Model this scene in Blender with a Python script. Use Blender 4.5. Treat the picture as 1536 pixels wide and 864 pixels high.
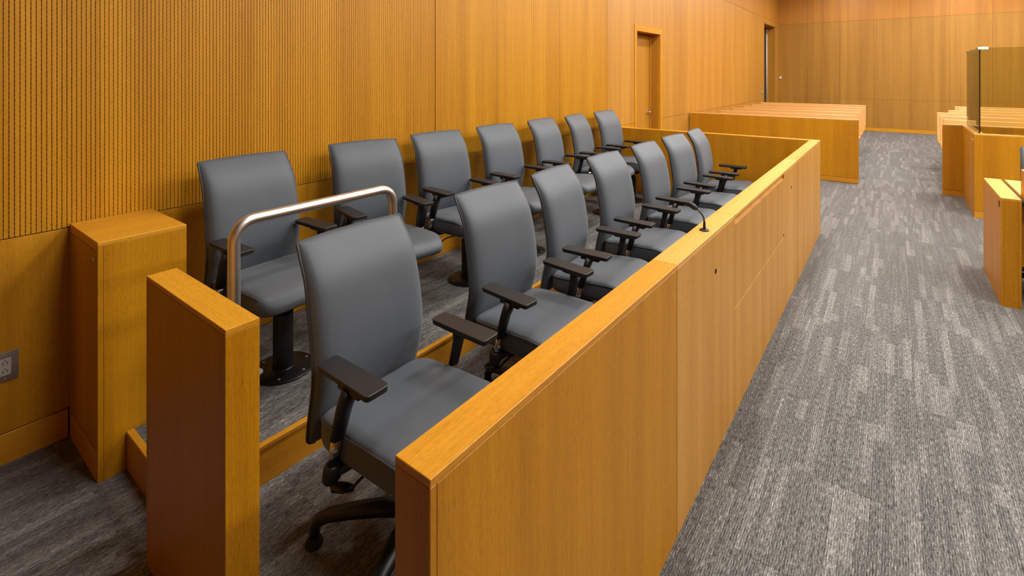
import bpy, bmesh, math, random
from mathutils import Vector, Matrix

# ------------------------------------------------------------------ clear
for o in list(bpy.data.objects):
    bpy.data.objects.remove(o, do_unlink=True)
S = bpy.context.scene
C = S.collection
rnd = random.Random(7)

# ------------------------------------------------------------------ camera
cam_d = bpy.data.cameras.new('camera')
cam = bpy.data.objects.new('camera', cam_d)
C.objects.link(cam)
cam.location = (0, 0, 1.55)
cam.rotation_euler = (math.radians(90), 0, math.radians(37.385))
cam_d.sensor_width = 36
cam_d.lens = 751.16 * 36 / 1536
cam_d.shift_y = -(432 - 113) / 1536
cam_d.clip_start = 0.05
S.camera = cam

# ------------------------------------------------------------------ world, exposure
w = bpy.data.worlds.new('world')
S.world = w
w.use_nodes = True
w.node_tree.nodes['Background'].inputs[0].default_value = (1.0, 0.95, 0.88, 1)
w.node_tree.nodes['Background'].inputs[1].default_value = 0.02
S.view_settings.view_transform = 'Standard'
S.view_settings.look = 'None'
S.view_settings.exposure = -0.65
S.view_settings.gamma = 1.0
S.view_settings.use_curve_mapping = False

# ------------------------------------------------------------------ ceiling lamps (their fixtures are built further down)
CEIL = 4.30
LAMPS = []
for ix, lx in enumerate((-1.0, 1.4, 3.8)):
    for iy, ly in enumerate((1.45, 3.85, 6.25, 8.65, 11.05, 13.45, 15.6)):
        pw = (48, 82, 90, 76, 70, 62, 46)[iy]
        if iy == 0: pw = (56, 38, 14)[ix]
        elif iy > 1: pw *= (0.48, 1.12, 1.30)[ix]
        LAMPS.append((lx, ly, pw))
lamp_objs = []
for lx, ly, pw in LAMPS:
    ld = bpy.data.lights.new('lamp', 'AREA')
    ld.shape = 'RECTANGLE'
    ld.size = 0.30
    ld.size_y = 1.16
    ld.energy = pw
    ld.color = (1.0, 0.975, 0.93)
    lo = bpy.data.objects.new('lamp', ld)
    C.objects.link(lo)
    lo.location = (lx, ly, CEIL - 0.035)
    lamp_objs.append(lo)

# ------------------------------------------------------------------ node helpers
def srgb(r, g, b):
    def f(c):
        c /= 255.0
        return c / 12.92 if c <= 0.04045 else ((c + 0.055) / 1.055) ** 2.4
    return (f(r), f(g), f(b), 1.0)

class NT:
    def __init__(self, name):
        self.m = bpy.data.materials.new(name)
        self.m.use_nodes = True
        self.t = self.m.node_tree
        self.b = self.t.nodes['Principled BSDF']
    def n(self, typ, **kw):
        nd = self.t.nodes.new(typ)
        for k, v in kw.items():
            setattr(nd, k, v)
        return nd
    def l(self, a, b):
        self.t.links.new(a, b)
    def val(self, sock, v):
        if hasattr(v, 'is_output') or isinstance(v, bpy.types.NodeSocket):
            self.l(v, sock)
        else:
            sock.default_value = v
    def math(self, op, a, b=0.0, c=0.0):
        nd = self.n('ShaderNodeMath', operation=op)
        self.val(nd.inputs[0], a); self.val(nd.inputs[1], b); self.val(nd.inputs[2], c)
        return nd.outputs[0]
    def vmul(self, v, s):
        nd = self.n('ShaderNodeVectorMath', operation='MULTIPLY')
        self.l(v, nd.inputs[0]); nd.inputs[1].default_value = s
        return nd.outputs[0]
    def noise(self, vec, scale=1.0, detail=2.0, rough=0.5):
        nd = self.n('ShaderNodeTexNoise')
        self.l(vec, nd.inputs['Vector'])
        nd.inputs['Scale'].default_value = scale
        nd.inputs['Detail'].default_value = detail
        nd.inputs['Roughness'].default_value = rough
        return nd.outputs[0]
    def ramp(self, fac, stops):
        nd = self.n('ShaderNodeValToRGB')
        e = nd.color_ramp.elements
        while len(e) < len(stops): e.new(0.5)
        for i, (p, c) in enumerate(stops):
            e[i].position = p; e[i].color = c
        self.l(fac, nd.inputs[0])
        return nd.outputs[0]
    def mrange(self, v, a, b, c, d):
        nd = self.n('ShaderNodeMapRange')
        self.l(v, nd.inputs[0])
        for i, q in enumerate((a, b, c, d)): nd.inputs[i + 1].default_value = q
        return nd.outputs[0]
    def mix(self, fac, a, b, blend='MIX'):
        nd = self.n('ShaderNodeMix', data_type='RGBA', blend_type=blend)
        self.val(nd.inputs[0], fac); self.val(nd.inputs[6], a); self.val(nd.inputs[7], b)
        return nd.outputs[2]
    def pos(self):
        return self.n('ShaderNodeNewGeometry').outputs['Position']
    def bump(self, h, strength, dist):
        nd = self.n('ShaderNodeBump')
        nd.inputs['Strength'].default_value = strength
        nd.inputs['Distance'].default_value = dist
        self.l(h, nd.inputs['Height'])
        self.l(nd.outputs[0], self.b.inputs['Normal'])

def wood(name, axis='z', dark=(158, 98, 6), light=(214, 151, 18), rough=0.42, holes=False, coat=0.03, leaf=0.135):
    k = NT(name)
    p = k.pos()
    A = {'x': 0, 'y': 1, 'z': 2}[axis]
    def sc(along, across):
        v = [across] * 3; v[A] = along
        return k.vmul(p, v)
    fine = k.noise(sc(3.2 if axis == 'z' else 6.0, 190), 1, 4, 0.6)          # long straight quarter-sawn streaks
    mid = k.noise(sc(0.30, 9), 1, 4, 0.55)
    pores = k.noise(sc(48, 560), 1, 2, 0.6)
    fleck = k.noise(sc(30, 130), 1, 2, 0.5)
    sep = k.n('ShaderNodeSeparateXYZ'); k.l(p, sep.inputs[0])
    o3 = [sep.outputs[i] for i in range(3)]
    across = k.math('ADD', o3[(A + 1) % 3], o3[(A + 2) % 3]) if axis == 'z' else o3[{'x': 1, 'y': 0}[axis]]
    lf = k.math('FLOOR', k.math('DIVIDE', across, leaf))
    wn = k.n('ShaderNodeTexWhiteNoise', noise_dimensions='1D'); k.l(lf, wn.inputs['W'])
    oi = k.n('ShaderNodeObjectInfo')
    f = k.math('ADD', k.math('MULTIPLY', fine, 0.38), k.math('MULTIPLY', mid, 0.50))
    f = k.math('ADD', f, k.math('MULTIPLY', wn.outputs[0], 0.08))
    f = k.math('ADD', f, k.math('MULTIPLY', k.math('SUBTRACT', oi.outputs['Random'], 0.5), 0.06))
    col = k.ramp(f, [(0.22, srgb(*dark)), (0.78, srgb(*light))])
    pm = k.mrange(pores, 0.30, 0.48, 0.70, 1.0)
    fm = k.mrange(fleck, 0.55, 0.75, 1.0, 1.07)
    pv = k.math('MULTIPLY', pm, fm)
    cc = k.n('ShaderNodeCombineColor')
    for i in range(3): k.l(pv, cc.inputs[i])
    col = k.mix(1.0, col, cc.outputs[0], 'MULTIPLY')
    if holes:
        pit = holes
        gy = k.math('DIVIDE', sep.outputs[1], pit)
        gi = k.math('ROUND', gy)
        dy = k.math('ABSOLUTE', k.math('MULTIPLY', k.math('SUBTRACT', gy, gi), pit))
        odd = k.math('MULTIPLY', k.math('MODULO', k.math('ADD', gi, 400.0), 2.0), 0.5)
        vz = k.math('FRACT', k.math('ADD', k.math('DIVIDE', sep.outputs[2], 0.0192), odd))
        dz = k.math('MULTIPLY', k.math('SUBTRACT', vz, 0.5), 0.0192)
        r2 = k.math('ADD', k.math('POWER', k.math('MULTIPLY', dy, 1.15), 2.0), k.math('POWER', dz, 2.0))
        # a few strips of each board are left without perforation
        solid = k.math('LESS_THAN', k.math('MODULO', k.math('ADD', gi, 400.0), 37.0), 35.5)
        hole = k.math('MULTIPLY', k.math('LESS_THAN', r2, 0.0024 ** 2), solid)
        col = k.mix(hole, col, (0.012, 0.006, 0.003, 1))
    k.l(col, k.b.inputs['Base Color'])
    k.b.inputs['Roughness'].default_value = rough
    k.b.inputs['Specular IOR Level'].default_value = 0.36
    k.b.inputs['Coat Weight'].default_value = coat
    k.b.inputs['Coat Roughness'].default_value = 0.25
    k.bump(pores, 0.12, 0.0006)
    return k.m

def plain(name, col, rough=0.5, metal=0.0, spec=0.5, bump=None, var=0.0):
    k = NT(name)
    c = srgb(*col)
    p = k.pos()
    nz = k.noise(p, 40, 3, 0.5)
    a = tuple(max(0, q * (1 - var)) for q in c[:3]) + (1,)
    b = tuple(min(1, q * (1 + var)) for q in c[:3]) + (1,)
    k.l(k.ramp(nz, [(0.3, a), (0.7, b)]), k.b.inputs['Base Color'])
    k.b.inputs['Roughness'].default_value = rough
    k.b.inputs['Metallic'].default_value = metal
    k.b.inputs['Specular IOR Level'].default_value = spec
    if bump:
        k.bump(k.noise(p, bump[0], 3, 0.6), bump[1], bump[2])
    return k.m

def carpet(name):
    k = NT(name)
    p = k.pos()
    oi = k.n('ShaderNodeObjectInfo')
    r = oi.outputs['Random']
    sep = k.n('ShaderNodeSeparateXYZ'); k.l(p, sep.inputs[0])
    x, y = sep.outputs[0], sep.outputs[1]
    # light bars: columns of pile that start and stop along the tile, different in each tile
    colx = k.math('FLOOR', k.math('DIVIDE', x, 0.036))
    off = k.n('ShaderNodeTexWhiteNoise', noise_dimensions='2D')
    cb1 = k.n('ShaderNodeCombineXYZ'); k.l(colx, cb1.inputs[0]); k.l(k.math('FLOOR', k.math('MULTIPLY', r, 91.0)), cb1.inputs[1])
    k.l(cb1.outputs[0], off.inputs[0])
    cb2 = k.n('ShaderNodeCombineXYZ')
    k.l(colx, cb2.inputs[0])
    k.l(k.math('FLOOR', k.math('ADD', k.math('DIVIDE', y, 0.60), off.outputs[0])), cb2.inputs[1])
    k.l(k.math('FLOOR', k.math('MULTIPLY', r, 91.0)), cb2.inputs[2])
    wn = k.n('ShaderNodeTexWhiteNoise', noise_dimensions='3D'); k.l(cb2.outputs[0], wn.inputs[0])
    bar = k.mrange(wn.outputs[0], 0.52, 0.92, 0.0, 1.0)
    # single light yarns, thicker on the ground inside the bars
    yx = k.math('FLOOR', k.math('DIVIDE', x, 0.0072))
    cb3 = k.n('ShaderNodeCombineXYZ'); k.l(yx, cb3.inputs[0])
    k.l(k.math('FLOOR', k.math('ADD', k.math('DIVIDE', y, 0.23), k.math('MULTIPLY', yx, 0.618))), cb3.inputs[1])
    wy = k.n('ShaderNodeTexWhiteNoise', noise_dimensions='2D'); k.l(cb3.outputs[0], wy.inputs[0])
    yarn = k.mrange(wy.outputs[0], 0.45, 1.0, 0.0, 1.0)
    # strands
    st = k.noise(k.vmul(p, (300, 34, 300)), 1, 3, 0.62)
    sp = k.noise(k.vmul(p, (260, 120, 260)), 1, 2, 0.6)
    rows = k.math('SINE', k.math('MULTIPLY', x, 2 * math.pi / 0.0075))
    stv = k.math('ADD', st, k.math('ADD', k.math('MULTIPLY', rows, 0.05), k.math('MULTIPLY', k.math('SUBTRACT', yarn, 0.3), 0.075)))
    thr = k.math('ADD', k.math('MULTIPLY', stv, 1.0), k.math('MULTIPLY', bar, 0.095))
    col = k.ramp(thr, [(0.34, srgb(50, 48, 48)), (0.49, srgb(91, 89, 87)), (0.62, srgb(118, 115, 112)), (0.80, srgb(162, 158, 151))])
    m2 = k.mrange(sp, 0.34, 0.62, 0.55, 1.22)
    tv = k.math('MULTIPLY', m2, k.math('ADD', 0.95, k.math('MULTIPLY', r, 0.10)))
    cc = k.n('ShaderNodeCombineColor')
    for i in range(3): k.l(tv, cc.inputs[i])
    k.l(k.mix(1.0, col, cc.outputs[0], 'MULTIPLY'), k.b.inputs['Base Color'])
    k.b.inputs['Roughness'].default_value = 0.95
    k.b.inputs['Specular IOR Level'].default_value = 0.15
    k.b.inputs['Sheen Weight'].default_value = 0.15
    k.bump(k.math('ADD', st, sp), 0.5, 0.004)
    return k.m

def fabric(name, col):
    k = NT(name)
    p = k.n('ShaderNodeTexCoord').outputs['Object']
    weave = k.noise(p, 700, 2, 0.6)
    cloud = k.noise(p, 6, 3, 0.5)
    c = srgb(*col)
    a = tuple(q * 0.86 for q in c[:3]) + (1,)
    b = tuple(q * 1.12 for q in c[:3]) + (1,)
    f = k.math('ADD', k.math('MULTIPLY', weave, 0.6), k.math('MULTIPLY', cloud, 0.4))
    k.l(k.ramp(f, [(0.3, a), (0.7, b)]), k.b.inputs['Base Color'])
    k.b.inputs['Roughness'].default_value = 0.52
    k.b.inputs['Specular IOR Level'].default_value = 0.42
    k.b.inputs['Sheen Weight'].default_value = 0.12
    k.bump(weave, 0.12, 0.0008)
    return k.m

def glass(name):
    k = NT(name)
    k.b.inputs['Base Color'].default_value = (0.80, 0.84, 0.66, 1)
    k.b.inputs['Roughness'].default_value = 0.0
    k.b.inputs['IOR'].default_value = 1.45
    k.b.inputs['Transmission Weight'].default_value = 1.0
    # thin architectural pane: mostly straight-through tint, some mirror reflection
    tr = k.n('ShaderNodeBsdfTransparent')
    p = k.pos()
    nz = k.noise(p, 0.7, 1, 0.5)
    k.l(k.ramp(nz, [(0.3, (0.82, 0.83, 0.66, 1)), (0.7, (0.86, 0.86, 0.70, 1))]), tr.inputs[0])
    gl = k.n('ShaderNodeBsdfGlossy')
    gl.inputs['Roughness'].default_value = 0.01
    gl.inputs[0].default_value = (0.9, 0.95, 0.9, 1)
    fr = k.n('ShaderNodeFresnel'); fr.inputs[0].default_value = 1.45
    mx = k.n('ShaderNodeMixShader')
    k.l(fr.outputs[0], mx.inputs[0]); k.l(tr.outputs[0], mx.inputs[1]); k.l(gl.outputs[0], mx.inputs[2])
    out = [n for n in k.t.nodes if n.type == 'OUTPUT_MATERIAL'][0]
    k.l(mx.outputs[0], out.inputs[0])
    k.t.nodes.remove(k.b)
    return k.m

def emit(name, col, st):
    k = NT(name)
    k.b.inputs['Base Color'].default_value = (0.9, 0.9, 0.88, 1)
    k.b.inputs['Emission Color'].default_value = col
    k.b.inputs['Emission Strength'].default_value = st
    return k.m

PITCH = 0.0161
M = {}
M['wood'] = wood('oak_veneer_upright', 'z')
M['wall'] = wood('oak_wall_veneer', 'z', dark=(164, 104, 8), light=(219, 155, 22), rough=0.5)
M['perf'] = wood('oak_grooved_veneer', 'z', dark=(164, 104, 8), light=(219, 155, 22), rough=0.5, holes=PITCH)
M['upper'] = wood('oak_upper_light_toned', 'z', dark=(156, 97, 28), light=(204, 140, 52), rough=0.5)  # upper row toned pinker and browner, its different lighting put into the colour
M['wy'] = wood('oak_veneer_lengthwise', 'y', dark=(184, 116, 18), light=(236, 172, 46), rough=0.36, leaf=5)
M['wy2'] = wood('oak_pale_cap', 'y', dark=(200, 138, 48), light=(242, 190, 96), rough=0.34, leaf=5)
M['wx'] = wood('oak_veneer_crosswise', 'x', dark=(176, 112, 16), light=(230, 166, 40), rough=0.38, leaf=5)
M['pew'] = wood('oak_pew', 'x', dark=(188, 134, 64), light=(226, 176, 108), rough=0.36, leaf=0.2)
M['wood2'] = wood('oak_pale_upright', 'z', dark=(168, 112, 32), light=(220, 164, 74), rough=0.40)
M['wallfar'] = wood('oak_far_wall_hazed', 'z', dark=(144, 95, 24), light=(190, 138, 52), rough=0.5)  # distance haze put into the colour: browner, less saturated oak
M['wallmid'] = wood('oak_gallery_wall_dimmed', 'z', dark=(154, 100, 24), light=(206, 148, 58), rough=0.5)  # wall oak toned darker and duller; distance dimming and haze put into the colour
M['door'] = wood('oak_door', 'z', dark=(156, 102, 24), light=(198, 138, 44), rough=0.45)
M['core'] = plain('dark_core', (44, 28, 14), 0.9, var=0.1)
M['carpet'] = carpet('grey_striped_carpet')
M['fabric'] = fabric('grey_upholstery', (78, 84, 91))
M['piping'] = fabric('grey_piping', (52, 53, 57))
M['black'] = plain('black_plastic', (21, 19, 19), 0.42, var=0.15, bump=(900, 0.15, 0.0005))
M['pad'] = plain('arm_pad_rubber', (30, 26, 26), 0.48, var=0.12, bump=(700, 0.2, 0.0005))
M['metalblack'] = plain('black_powder_coat', (20, 19, 20), 0.38, var=0.1)
M['chrome'] = plain('chrome', (205, 205, 205), 0.16, metal=1.0, var=0.03)
M['steel'] = plain('brushed_steel', (226, 223, 218), 0.36, metal=1.0, var=0.05)
M['plate'] = plain('steel_plate', (150, 142, 136), 0.35, metal=0.55, var=0.06)
M['white'] = plain('white_plastic', (225, 222, 214), 0.4, var=0.02)
M['outlet'] = plain('grey_outlet', (176, 170, 160), 0.45, var=0.03)
M['dark'] = plain('dark_hole', (10, 8, 6), 0.8, var=0.1)
M['ceil'] = plain('ceiling_paint', (136, 131, 124), 0.9, var=0.02)
M['glass'] = glass('tinted_glass')
M['glassedge'] = plain('dark_glass_edge', (46, 36, 18), 0.2, var=0.1)
M['diff'] = emit('lamp_diffuser', (1.0, 0.94, 0.84, 1), 3.0)

M['diff'].cycles.emission_sampling = 'NONE'

# ------------------------------------------------------------------ mesh helpers
def link(name, me, mat, parent=None):
    o = bpy.data.objects.new(name, me)
    C.objects.link(o)
    if mat is not None: me.materials.append(M[mat] if isinstance(mat, str) else mat)
    if parent is not None: o.parent = parent
    return o

def bm_obj(name, bm, mat, parent=None, smooth=False):
    me = bpy.data.meshes.new(name)
    bm.normal_update()
    bm.to_mesh(me); bm.free()
    if smooth:
        for f in me.polygons: f.use_smooth = True
    return link(name, me, mat, parent)

def add_box(bm, x0, x1, y0, y1, z0, z1):
    vs = [bm.verts.new((x, y, z)) for x in (x0, x1) for y in (y0, y1) for z in (z0, z1)]
    fs = []
    for q in ((0, 1, 3, 2), (4, 6, 7, 5), (0, 4, 5, 1), (2, 3, 7, 6), (0, 2, 6, 4), (1, 5, 7, 3)):
        fs.append(bm.faces.new([vs[i] for i in q]))
    return vs, fs

def box(name, x0, x1, y0, y1, z0, z1, mat, parent=None, bev=0.0015):
    bm = bmesh.new()
    add_box(bm, x0, x1, y0, y1, z0, z1)
    if bev:
        bmesh.ops.bevel(bm, geom=list(bm.edges), offset=bev, segments=1, affect='EDGES', profile=0.5)
    return bm_obj(name, bm, mat, parent)

def tube_bm(bm, pts, rad, seg=12, caps=True, squash=None):
    pts = [Vector(p) for p in pts]
    n = len(pts)
    rads = rad if isinstance(rad, (list, tuple)) else [rad] * n
    rings = []
    up = None
    for i, p in enumerate(pts):
        t = (pts[min(i + 1, n - 1)] - pts[max(i - 1, 0)]).normalized()
        if up is None:
            up = Vector((0, 0, 1)) if abs(t.z) < 0.9 else Vector((1, 0, 0))
        a = t.cross(up).normalized()
        b = a.cross(t).normalized()
        up = b
        sa, sb = squash if squash else (1, 1)
        rings.append([bm.verts.new(p + (a * math.cos(q) * sa + b * math.sin(q) * sb) * rads[i])
                      for q in [2 * math.pi * j / seg for j in range(seg)]])
    for i in range(n - 1):
        for j in range(seg):
            bm.faces.new((rings[i][j], rings[i][(j + 1) % seg], rings[i + 1][(j + 1) % seg], rings[i + 1][j]))
    if caps:
        bm.faces.new(rings[0][::-1]); bm.faces.new(rings[-1])

def tube(name, pts, rad, mat, parent=None, seg=12, squash=None):
    bm = bmesh.new()
    tube_bm(bm, pts, rad, seg, True, squash)
    bmesh.ops.recalc_face_normals(bm, faces=bm.faces[:])
    o = bm_obj(name, bm, mat, parent, True)
    return o

def lathe(name, prof, mat, parent=None, seg=24, center=(0, 0, 0)):
    bm = bmesh.new()
    rings = []
    for r, z in prof:
        rings.append([bm.verts.new((center[0] + r * math.cos(2 * math.pi * j / seg), center[1] + r * math.sin(2 * math.pi * j / seg), center[2] + z)) for j in range(seg)])
    for i in range(len(rings) - 1):
        for j in range(seg):
            bm.faces.new((rings[i][j], rings[i][(j + 1) % seg], rings[i + 1][(j + 1) % seg], rings[i + 1][j]))
    bm.faces.new(rings[0][::-1]); bm.faces.new(rings[-1])
    bmesh.ops.recalc_face_normals(bm, faces=bm.faces[:])
    o = bm_obj(name, bm, mat, parent, True)
    flat_shade(o.data)
    return o

def flat_shade(me, ang=35):
    # sharp edges where the surface turns hard
    bm = bmesh.new(); bm.from_mesh(me)
    for e in bm.edges:
        if len(e.link_faces) == 2 and e.calc_face_angle(0) > math.radians(ang): e.smooth = False
    bm.to_mesh(me); bm.free()

def rounded_box(name, x0, x1, y0, y1, z0, z1, r, mat, parent=None, seg=3, only_vertical=False, eb=0.002):
    bm = bmesh.new()
    add_box(bm, x0, x1, y0, y1, z0, z1)
    if only_vertical:
        ed = [e for e in bm.edges if abs((e.verts[0].co - e.verts[1].co).z) > 1e-6 and abs((e.verts[0].co - e.verts[1].co).x) < 1e-6 and abs((e.verts[0].co - e.verts[1].co).y) < 1e-6]
        bmesh.ops.bevel(bm, geom=ed, offset=r, segments=seg, affect='EDGES', profile=0.5)
        ed = [e for e in bm.edges if len(e.link_faces) == 2 and e.calc_face_angle(0) > 1.2]
        bmesh.ops.bevel(bm, geom=ed, offset=eb, segments=2, affect='EDGES', profile=0.5)
    else:
        bmesh.ops.bevel(bm, geom=list(bm.edges), offset=r, segments=seg, affect='EDGES', profile=0.5)
    o = bm_obj(name, bm, mat, parent, True)
    flat_shade(o.data, 40)
    return o

def thing(name, label, cat, loc=(0, 0, 0), rz=0.0, group=None):
    o = bpy.data.objects.new(name, None)
    C.objects.link(o)
    o.empty_display_size = 0.1
    o.location = loc
    o.rotation_euler = (0, 0, rz)
    tag(o, label, cat, group)
    return o

def tag(o, label, cat, group=None):
    o['label'] = label; o['category'] = cat
    if group: o['group'] = group
    return o

def struct(o, label=None):
    o['kind'] = 'structure'
    if label: o['label'] = label
    return o

# parts of a thing whose Empty stands at loc are written in world coordinates and shifted
def settle(root):
    bpy.context.view_layer.update()
    inv = root.matrix_world.inverted()
    for ch in root.children:
        if ch.type == 'MESH':
            ch.data.transform(inv)
            for g in ch.children:
                if g.type == 'MESH': g.data.transform(inv)

# ------------------------------------------------------------------ room shell
WX, FY = -2.82, 17.15          # left wall face, far wall face
RX, NY = 7.2, -5.0
floor = struct(box('floor', WX - 0.3, RX + 0.3, NY - 0.3, FY + 0.3, -0.20, -0.006, 'carpet', bev=0), 'grey striped carpet floor of the courtroom')
ceiling = struct(box('ceiling', WX - 0.3, RX + 0.3, NY - 0.3, FY + 0.3, CEIL, CEIL + 0.15, 'ceil', bev=0), 'pale ceiling with recessed lamps')
wall_right = struct(box('wall_right', RX, RX + 0.2, NY, FY, -0.006, CEIL, 'wall', bev=0), 'oak panelled wall across the courtroom')
wall_front = struct(box('wall_front', WX, RX, NY - 0.2, NY, -0.006, CEIL, 'wall', bev=0), 'oak panelled wall at the bench end')

# left wall core, split round the two door openings
D1 = (6.43, 7.46, 2.25)     # outside of casing
D2 = (14.96, 16.59, 3.0)
bm = bmesh.new()
cx0, cx1 = WX - 0.30, WX - 0.020
add_box(bm, cx0, cx1, NY, D1[0], -0.006, CEIL)
add_box(bm, cx0, cx1, D1[0], D1[1], D1[2], CEIL)
add_box(bm, cx0, cx1, D1[1], D2[0], -0.006, CEIL)
add_box(bm, cx0, cx1, D2[0], D2[1], D2[2], CEIL)
add_box(bm, cx0, cx1, D2[1], FY, -0.006, CEIL)
wall_left = struct(bm_obj('wall_left', bm, 'core'), 'oak veneer panelled wall with perforated acoustic boards behind the jury chairs')
J1, J2 = 0.896, 3.118
G = 0.0022
def lpanel(y0, y1, z0, z1, mat='wall'):
    return box('panel', WX - 0.020, WX, y0 + G, y1 - G, z0 + G, z1 - G, mat, wall_left, bev=0.001)
ys = [NY, -2.6, 0.0 - 0.2, 2.715, 5.63, D1[0]]
for a, b in zip(ys[:-1], ys[1:]): lpanel(a, b, 0.122, J1)
ys2 = [D1[1], 8.633, 10.85, 12.95, D2[0]]
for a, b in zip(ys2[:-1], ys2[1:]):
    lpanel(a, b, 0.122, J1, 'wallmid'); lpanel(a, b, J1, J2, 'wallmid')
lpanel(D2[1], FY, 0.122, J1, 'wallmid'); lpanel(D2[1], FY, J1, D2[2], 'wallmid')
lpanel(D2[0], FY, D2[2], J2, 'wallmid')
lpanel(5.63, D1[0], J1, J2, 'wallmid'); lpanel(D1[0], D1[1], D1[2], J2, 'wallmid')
ysu = [NY, -2.6, -0.2, 2.715, 5.63, 8.633, 11.6, 14.4, FY]
for a, b in zip(ysu[:-1], ysu[1:]): lpanel(a, b, J2, CEIL, 'upper')
lpanel(NY, -2.6, J1, J2)

# grooved acoustic boards: every slat is real, joined per board
def perf_board(y0, y1, G=0.0040):
    bm = bmesh.new()
    gw, gd = 0.0026, 0.007
    i0 = math.ceil((y0 + G + 0.004) / PITCH); i1 = math.floor((y1 - G - 0.004) / PITCH)
    edges = [y0 + G]
    for i in range(i0, i1 + 1): edges += [i * PITCH - gw / 2, i * PITCH + gw / 2]
    edges.append(y1 - G)
    z0, z1 = J1 + 0.0022, J2 - 0.0022
    def strip(pa, pb):
        a0 = bm.verts.new((pa[0], pa[1], z0)); a1 = bm.verts.new((pa[0], pa[1], z1))
        b0 = bm.verts.new((pb[0], pb[1], z0)); b1 = bm.verts.new((pb[0], pb[1], z1))
        bm.faces.new((a0, b0, b1, a1))
    strip((WX - 0.02, edges[0]), (WX, edges[0]))
    for j in range(len(edges) - 1):
        d = 0 if j % 2 == 0 else gd
        strip((WX - d, edges[j]), (WX - d, edges[j + 1]))
        if j < len(edges) - 2:
            d2 = gd if d == 0 else 0
            strip((WX - d, edges[j + 1]), (WX - d2, edges[j + 1]))
    strip((WX, edges[-1]), (WX - 0.02, edges[-1]))
    o = bm_obj('slat_panel', bm, 'perf', wall_left)
    o['kind'] = 'stuff'
    return o
perf_board(-2.6, -0.2); perf_board(-0.2, 2.715); perf_board(2.715, 5.63)

base_l = struct(thing('baseboard_left', 'oak baseboard along the panelled wall', 'baseboard'))
del base_l['category']
for a, b in ((NY, 0.552), (0.86, 5.66), (5.76, D1[0]), (D1[1], D2[0]), (D2[1], FY)):
    z = 0.15 if (a > 0.8 and b < 5.7) else 0.0
    box('board', WX - 0.020, WX + 0.004, a + 0.001, b - 0.001, z, z + 0.12, 'wy', base_l)

# near door in the left wall
def door(name, y0, y1, h, depth, label, cas):
    r = thing(name, label, 'door'); del r['category']; struct(r)
    if cas:
        box('casing', WX - 0.03, WX + 0.008, y0, y0 + cas, 0, h - cas, 'wall', r)
        box('casing', WX - 0.03, WX + 0.008, y1 - cas, y1, 0, h - cas, 'wall', r)
        box('casing', WX - 0.03, WX + 0.008, y0, y1, h - cas, h, 'wy', r)
    c = cas
    box('jamb', WX - depth - 0.05, WX - (0.03 if cas else 0.0), y0 + (0.0 if cas else 0.0), y0 + max(c, 0.03), 0, h - c, 'wall', r)
    box('jamb', WX - depth - 0.05, WX - (0.03 if cas else 0.0), y1 - max(c, 0.03), y1, 0, h - c, 'door', r)
    box('head', WX - depth - 0.05, WX - (0.03 if cas else 0.0), y0, y1, h - max(c, 0.03), h, 'door', r)
    return r
d1 = door('door_1', D1[0], D1[1], D1[2], 0.16, 'narrow oak door with lever handle in a deep cased recess', 0.085)
leaf = box('leaf', WX - 0.20, WX - 0.155, D1[0] + 0.088, D1[1] - 0.10, 0.005, D1[2] - 0.10, 'door', d1, bev=0.003)
box('door_stop', WX - 0.155, WX - 0.135, D1[1] - 0.125, D1[1] - 0.085, 0.0, D1[2] - 0.088, 'door', d1)
hy = D1[1] - 0.17
rose = lathe('handle', [(0.026, 0), (0.026, 0.008), (0.010, 0.010), (0.010, 0.05), (0.014, 0.052), (0.014, 0.064), (0.0005, 0.065)], 'chrome', d1, 16)
rose.data.transform(Matrix.Translation((WX - 0.155, hy, 1.0)) @ Matrix.Rotation(math.radians(90), 4, 'Y'))
lv = tube('lever', [(WX - 0.095, hy, 1.0), (WX - 0.095, hy - 0.05, 1.0), (WX - 0.096, hy - 0.11, 0.998)], 0.009, 'chrome', rose, 10)

d2 = door('door_2', D2[0], D2[1], D2[2], 0.24, 'tall recessed doorway with a steel framed leaf near the far corner', 0.0)
box('leaf', WX - 0.29, WX - 0.24, D2[0] + 0.03, D2[1] - 0.03, 0.005, D2[2] - 0.03, 'core', d2, bev=0.003)
box('steel_frame', WX - 0.241, WX - 0.215, D2[1] - 0.09, D2[1] - 0.03, 0.005, D2[2] - 0.03, 'steel', d2)
tube('pull_bar', [(WX - 0.205, D2[1] - 0.16, 0.9), (WX - 0.205, D2[1] - 0.16, 2.75)], 0.014, 'white', d2, 10)

# far wall
wall_far = struct(box('wall_back', WX - 0.3, RX, FY + 0.02, FY + 0.25, -0.006, CEIL, 'core', bev=0), 'oak veneer panelled wall at the far end of the courtroom')
xs = [WX, -2.07, -1.254, -0.466, 0.342, 1.128, 1.933, 2.74, 3.55, 4.35, 5.2, 6.2, RX]
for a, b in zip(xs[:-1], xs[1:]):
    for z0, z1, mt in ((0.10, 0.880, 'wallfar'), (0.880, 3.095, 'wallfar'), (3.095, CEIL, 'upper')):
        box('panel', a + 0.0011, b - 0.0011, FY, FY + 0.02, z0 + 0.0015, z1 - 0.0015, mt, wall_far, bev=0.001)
struct(box('baseboard_back', WX + 0.005, RX, FY - 0.005, FY + 0.019, 0.0, 0.098, 'wx'), 'oak baseboard under the far wall panels')

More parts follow.
